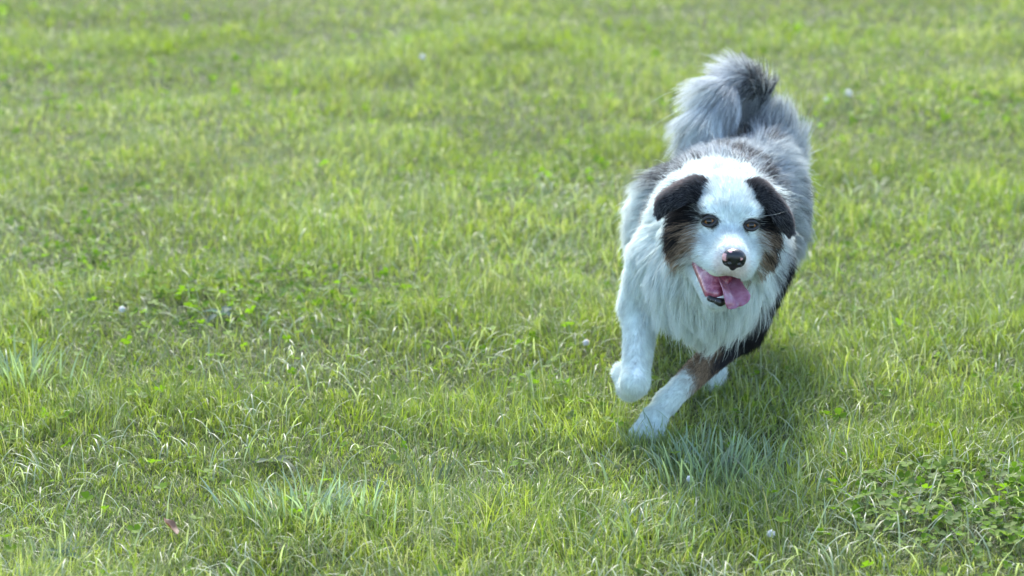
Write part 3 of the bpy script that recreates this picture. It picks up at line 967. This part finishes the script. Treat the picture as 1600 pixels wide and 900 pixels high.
# ------------------------------------------------------------------ clover cover
def leaflet():
    o = [(0, 0), (.35, .30), (.52, .62), (.42, .92), (.12, 1.0), (0, .93), (-.12, 1.0), (-.42, .92), (-.52, .62), (-.35, .30)]
    V = np.array([(a, b, .18 * abs(a)) for a, b in o] + [(0, .55, -.02)])
    T = np.array([(10, k, (k + 1) % 10) for k in range(10)])
    return V, T
LV, LT = leaflet()
def clover_leaves(x, y, hgt, size, colr):
    n = len(x); Vs, Ts = [], []
    z = gz(x, y) + hgt
    rot0 = rng.uniform(0, 6.28, n); tilt_az = rng.uniform(0, 6.28, n); tilt = np.abs(rng.normal(0, .5, n))
    up = np.stack([np.sin(tilt) * np.cos(tilt_az), np.sin(tilt) * np.sin(tilt_az), np.cos(tilt)], 1)
    ex = norm(np.cross(up, np.array((0.2, 1, 0)))); ey = np.cross(up, ex)
    per = len(LV)
    out = np.zeros((n, 3, per, 3))
    for k in range(3):
        a = rot0 + k * 2.094
        dr = ex * np.cos(a)[:, None] + ey * np.sin(a)[:, None]
        sd_ = -ex * np.sin(a)[:, None] + ey * np.cos(a)[:, None]
        cup = rng.uniform(-.15, .55, n)
        dr2 = norm(dr + up * cup[:, None])
        up2 = norm(np.cross(dr2, sd_)) ; up2 = up2 * np.sign((up2 * up).sum(1, keepdims=True))
        L = LV[None] * size[:, None, None]
        out[:, k] = np.stack([x, y, z], 1)[:, None] + L[..., 1:2] * dr2[:, None] + L[..., 0:1] * sd_[:, None] + L[..., 2:3] * up2[:, None]
    V = out.reshape(-1, 3)
    base = (np.arange(n * 3) * per)[:, None, None]
    T = (LT[None] + base).reshape(-1, 3)
    C = np.repeat(colr[:, None], 3 * per, 1).reshape(-1, 3)
    return V, T, C
VV, TT, CC, off = [], [], [], 0
for y0, y1, dens in ((-1.6, .2, 3600), (.2, 1.5, 2600), (1.5, 3.5, 1100), (3.5, 6, 500)):
    x, y = scatter(y0, y1, dens, .4)
    k = rng.random(len(x)) < clover_density(x, y) * .9 + .035
    x, y = x[k], y[k]; n = len(x)
    c = np.where(rng.random((n, 1)) < .7, np.array((.135, .245, .020)), np.array((.15, .225, .07))) * rng.uniform(.7, 1.1, (n, 1))
    v, t, cc = clover_leaves(x, y, rng.uniform(.008, .038, n), rng.uniform(.0075, .0135, n) * (1 if y1 < 2 else 1.25), c)
    VV.append(v); TT.append(t + off); CC.append(cc); off += len(v)
clover = mesh_obj('clover', np.concatenate(VV), np.concatenate(TT), M_CLOVER, None, np.concatenate(CC))
tag(clover, 'low round-leaved clover growing in patches through the lawn', 'clover', kind='stuff')

# ------------------------------------------------------------------ coarse blue-green tufts
def coarse_tuft(name, x0, y0, rx, ry, n, hh, label, colr):
    x = x0 + rng.normal(0, rx, n); y = y0 + rng.normal(0, ry, n)
    az = np.arctan2(y - y0, x - x0) + rng.normal(0, .7, n)
    c = np.array(colr) * rng.uniform(.7, 1.3, (n, 1))
    v, qs, tr, cc = blades(x, y, rng.uniform(.6, 1.15, n) * hh, rng.uniform(.0028, .0046, n), az, np.abs(rng.normal(.55, .35, n)), np.abs(rng.normal(.22, .2, n)), c, 5)
    o = empty(name, (x0, y0, 0))
    tag(mesh_obj('blades', v, [np.concatenate(qs), tr], M_GRASS, o, cc), kind='stuff')
    tag(o, label, 'grass tuft', 'coarse grass tufts')
BG = (.21, .29, .21)
coarse_tuft('grass_tuft', -.315, -.545, .050, .03, 150, .080, 'blue-green coarse grass tuft in the near foreground left of centre', (.24, .33, .28))
coarse_tuft('grass_tuft', -.90, .22, .05, .04, 90, .09, 'blue-green coarse grass tuft at the left edge of the picture', BG)
coarse_tuft('grass_tuft', .33, -.30, .07, .06, 150, .075, 'blue-green coarse grass tuft in the dog\'s shadow before its paw', BG)
coarse_tuft('grass_tuft', -.13, -.42, .02, .02, 22, .10, 'sparse tall grass tuft between the foreground tuft and the dog', (.12, .16, .09))
coarse_tuft('grass_tuft', .20, -.62, .05, .03, 60, .075, 'blue-green coarse grass tuft at the bottom edge below the dog', BG)

# ------------------------------------------------------------------ white clover flowers
M_PETAL = principled('clover_petal', (.80, .79, .76), .6, .3, sss=.1)
M_STEM = principled('flower_stem', (.10, .16, .04), .5, .4)
def clover_flower(x, y, hgt, r, label):
    r = r * .85
    z = float(gz(np.array([x]), np.array([y]))[0])
    root = empty('clover_flower', (x, y, z))
    tag(root, label, 'flower', 'white clover flowers in the lawn')
    a = np.linspace(0, 2 * np.pi, 6, endpoint=False)
    cen = np.array([(x + .004 * math.sin(3 * t), y + .003 * t, z - .004 + hgt * .5 * t) for t in np.linspace(0, 1, 6)])
    V = np.concatenate([c + .0009 * np.stack([np.cos(a), np.sin(a), 0 * a], 1) for c in cen])
    i = np.arange(6); Q = np.concatenate([np.stack([k * 6 + i, k * 6 + (i + 1) % 6, (k + 1) * 6 + (i + 1) % 6, (k + 1) * 6 + i], 1) for k in range(5)])
    mesh_obj('stem', V, Q, M_STEM, root)
    c = cen[-1] + np.array((0, 0, r * .4)); V, T = [], []
    m = 70
    for k in range(m):                                   # florets: small pointed petals all round the head
        zz = 1 - 1.75 * (k + .5) / m; ph = k * 2.39996
        d = np.array((math.sqrt(max(0, 1 - zz * zz)) * math.cos(ph), math.sqrt(max(0, 1 - zz * zz)) * math.sin(ph), zz))
        s = norm(np.cross(d, (0.1, .2, 1.0))); u = np.cross(s, d)
        tip = d * r * random.uniform(.85, 1.1) + np.array((0, 0, r * .15)); w = r * .17; b = len(V)
        V += [c + d * r * .25 + s * w * .5, c + d * r * .25 - s * w * .5, c + tip * .8 - s * w + u * w * .6, c + tip, c + tip * .8 + s * w + u * w * .6, c + tip * .75 - u * w * .8]
        T += [(b, b + 1, b + 2), (b, b + 2, b + 4), (b + 2, b + 3, b + 4), (b + 2, b + 5, b + 3), (b + 5, b + 4, b + 3), (b + 1, b + 5, b + 2), (b, b + 4, b + 5)]
    mesh_obj('flower_head', np.array(V), np.array(T), M_PETAL, root, smooth=False)
FL = [(.386, -.680, .045, .0085, 'white clover flower at the bottom edge below the dog'),
      (.141, .42, .050, .0085, 'white clover flower in the grass just left of the dog\'s raised paw'),
      (.285, -.385, .040, .0075, 'white clover flower in the dog\'s shadow on the near grass'),
      (-.78, .66, .045, .009, 'white clover flower in the bright clover at the left of the lawn'),
      (.998, 3.22, .06, .015, 'larger white clover flower on the lawn behind the dog, to the right of its tail'),
      (.925, 3.15, .05, .010, 'smaller white clover flower beside the larger one to the right of the tail'),
      (-.29, 3.9, .06, .012, 'white clover flower far back on the lawn in the upper left half'),
]
for f in FL: clover_flower(*f)

# ------------------------------------------------------------------ fallen leaf and broad-leaved weeds
def broad_leaf(n_u, length, width, curl, fold, wav):
    """pointed leaf along +Y, n_u stations, with a midrib fold; returns V, Q"""
    V = []
    for i in range(n_u):
        t = i / (n_u - 1)
        w = width * (math.sin(math.pi * min(1, t * .96 + .03)) ** .8) * (1 - .25 * t)
        zc = curl * t * t * length
        for s in (-1, -.5, 0, .5, 1):
            V.append((s * w * .5, t * length, zc + fold * abs(s) * w + wav * math.sin(9 * t + 2 * s) * abs(s)))
    i, j = np.meshgrid(np.arange(n_u - 1), np.arange(4), indexing='ij'); a = (i * 5 + j).ravel()
    return np.array(V), np.stack([a, a + 1, a + 6, a + 5], 1)

def weed(x, y, n, L, label, colr, rise=.6):
    z = float(gz(np.array([x]), np.array([y]))[0])
    root = empty('broadleaf_weed', (x, y, z))
    tag(root, label, 'weed', 'broad-leaved weeds in the lawn')
    for k in range(n):
        l = L * random.uniform(.75, 1.15)
        V, Q = broad_leaf(9, l, l * .42, -random.uniform(.3, .9), .22, .0015)
        a = k * 6.283 / n + random.uniform(-.3, .3); el = random.uniform(.3, 1.0) * rise
        Mx = np.array(Matrix.Rotation(a, 3, 'Z') @ Matrix.Rotation(el, 3, 'X'))
        V = V @ Mx.T + np.array((x, y, z + .012))
        mesh_obj('leaf', V, Q, M_CLOVER, root, np.tile(np.array(colr) * random.uniform(.8, 1.2), (len(V), 1)))
weed(-.392, -.285, 5, .040, 'grey-green broad-leaved weed in a dark gap of the near left lawn', (.10, .14, .085))
weed(-.575, .635, 5, .050, 'small blue-green broad-leaved weed at the edge of the left clover', (.08, .15, .12))
weed(-.66, -.74, 6, .038, 'teal-green broad-leaved weed in the bottom left corner', (.08, .15, .10), .9)
weed(.46, -.28, 5, .045, 'pale broad-leaved weed on the near edge of the right clover patch', (.13, .17, .10))
z = float(gz(np.array([-.509]), np.array([-.667]))[0])
V, Q = broad_leaf(10, .034, .024, .35, .30, .002)
V = V @ np.array(Matrix.Rotation(R(55), 3, 'Z') @ Matrix.Rotation(.25, 3, 'X') @ Matrix.Rotation(.3, 3, 'Y')).T + np.array((-.500, -.672, z + .024))
lf = mesh_obj('fallen_leaf', V, Q, leaf_mat('dry_leaf', .25, .6, tint=(1.2, .9, .7)), None, np.tile(np.array((.15, .085, .052)), (len(V), 1)))
tag(lf, 'curled reddish brown fallen leaf lying in the bottom left grass', 'leaf')
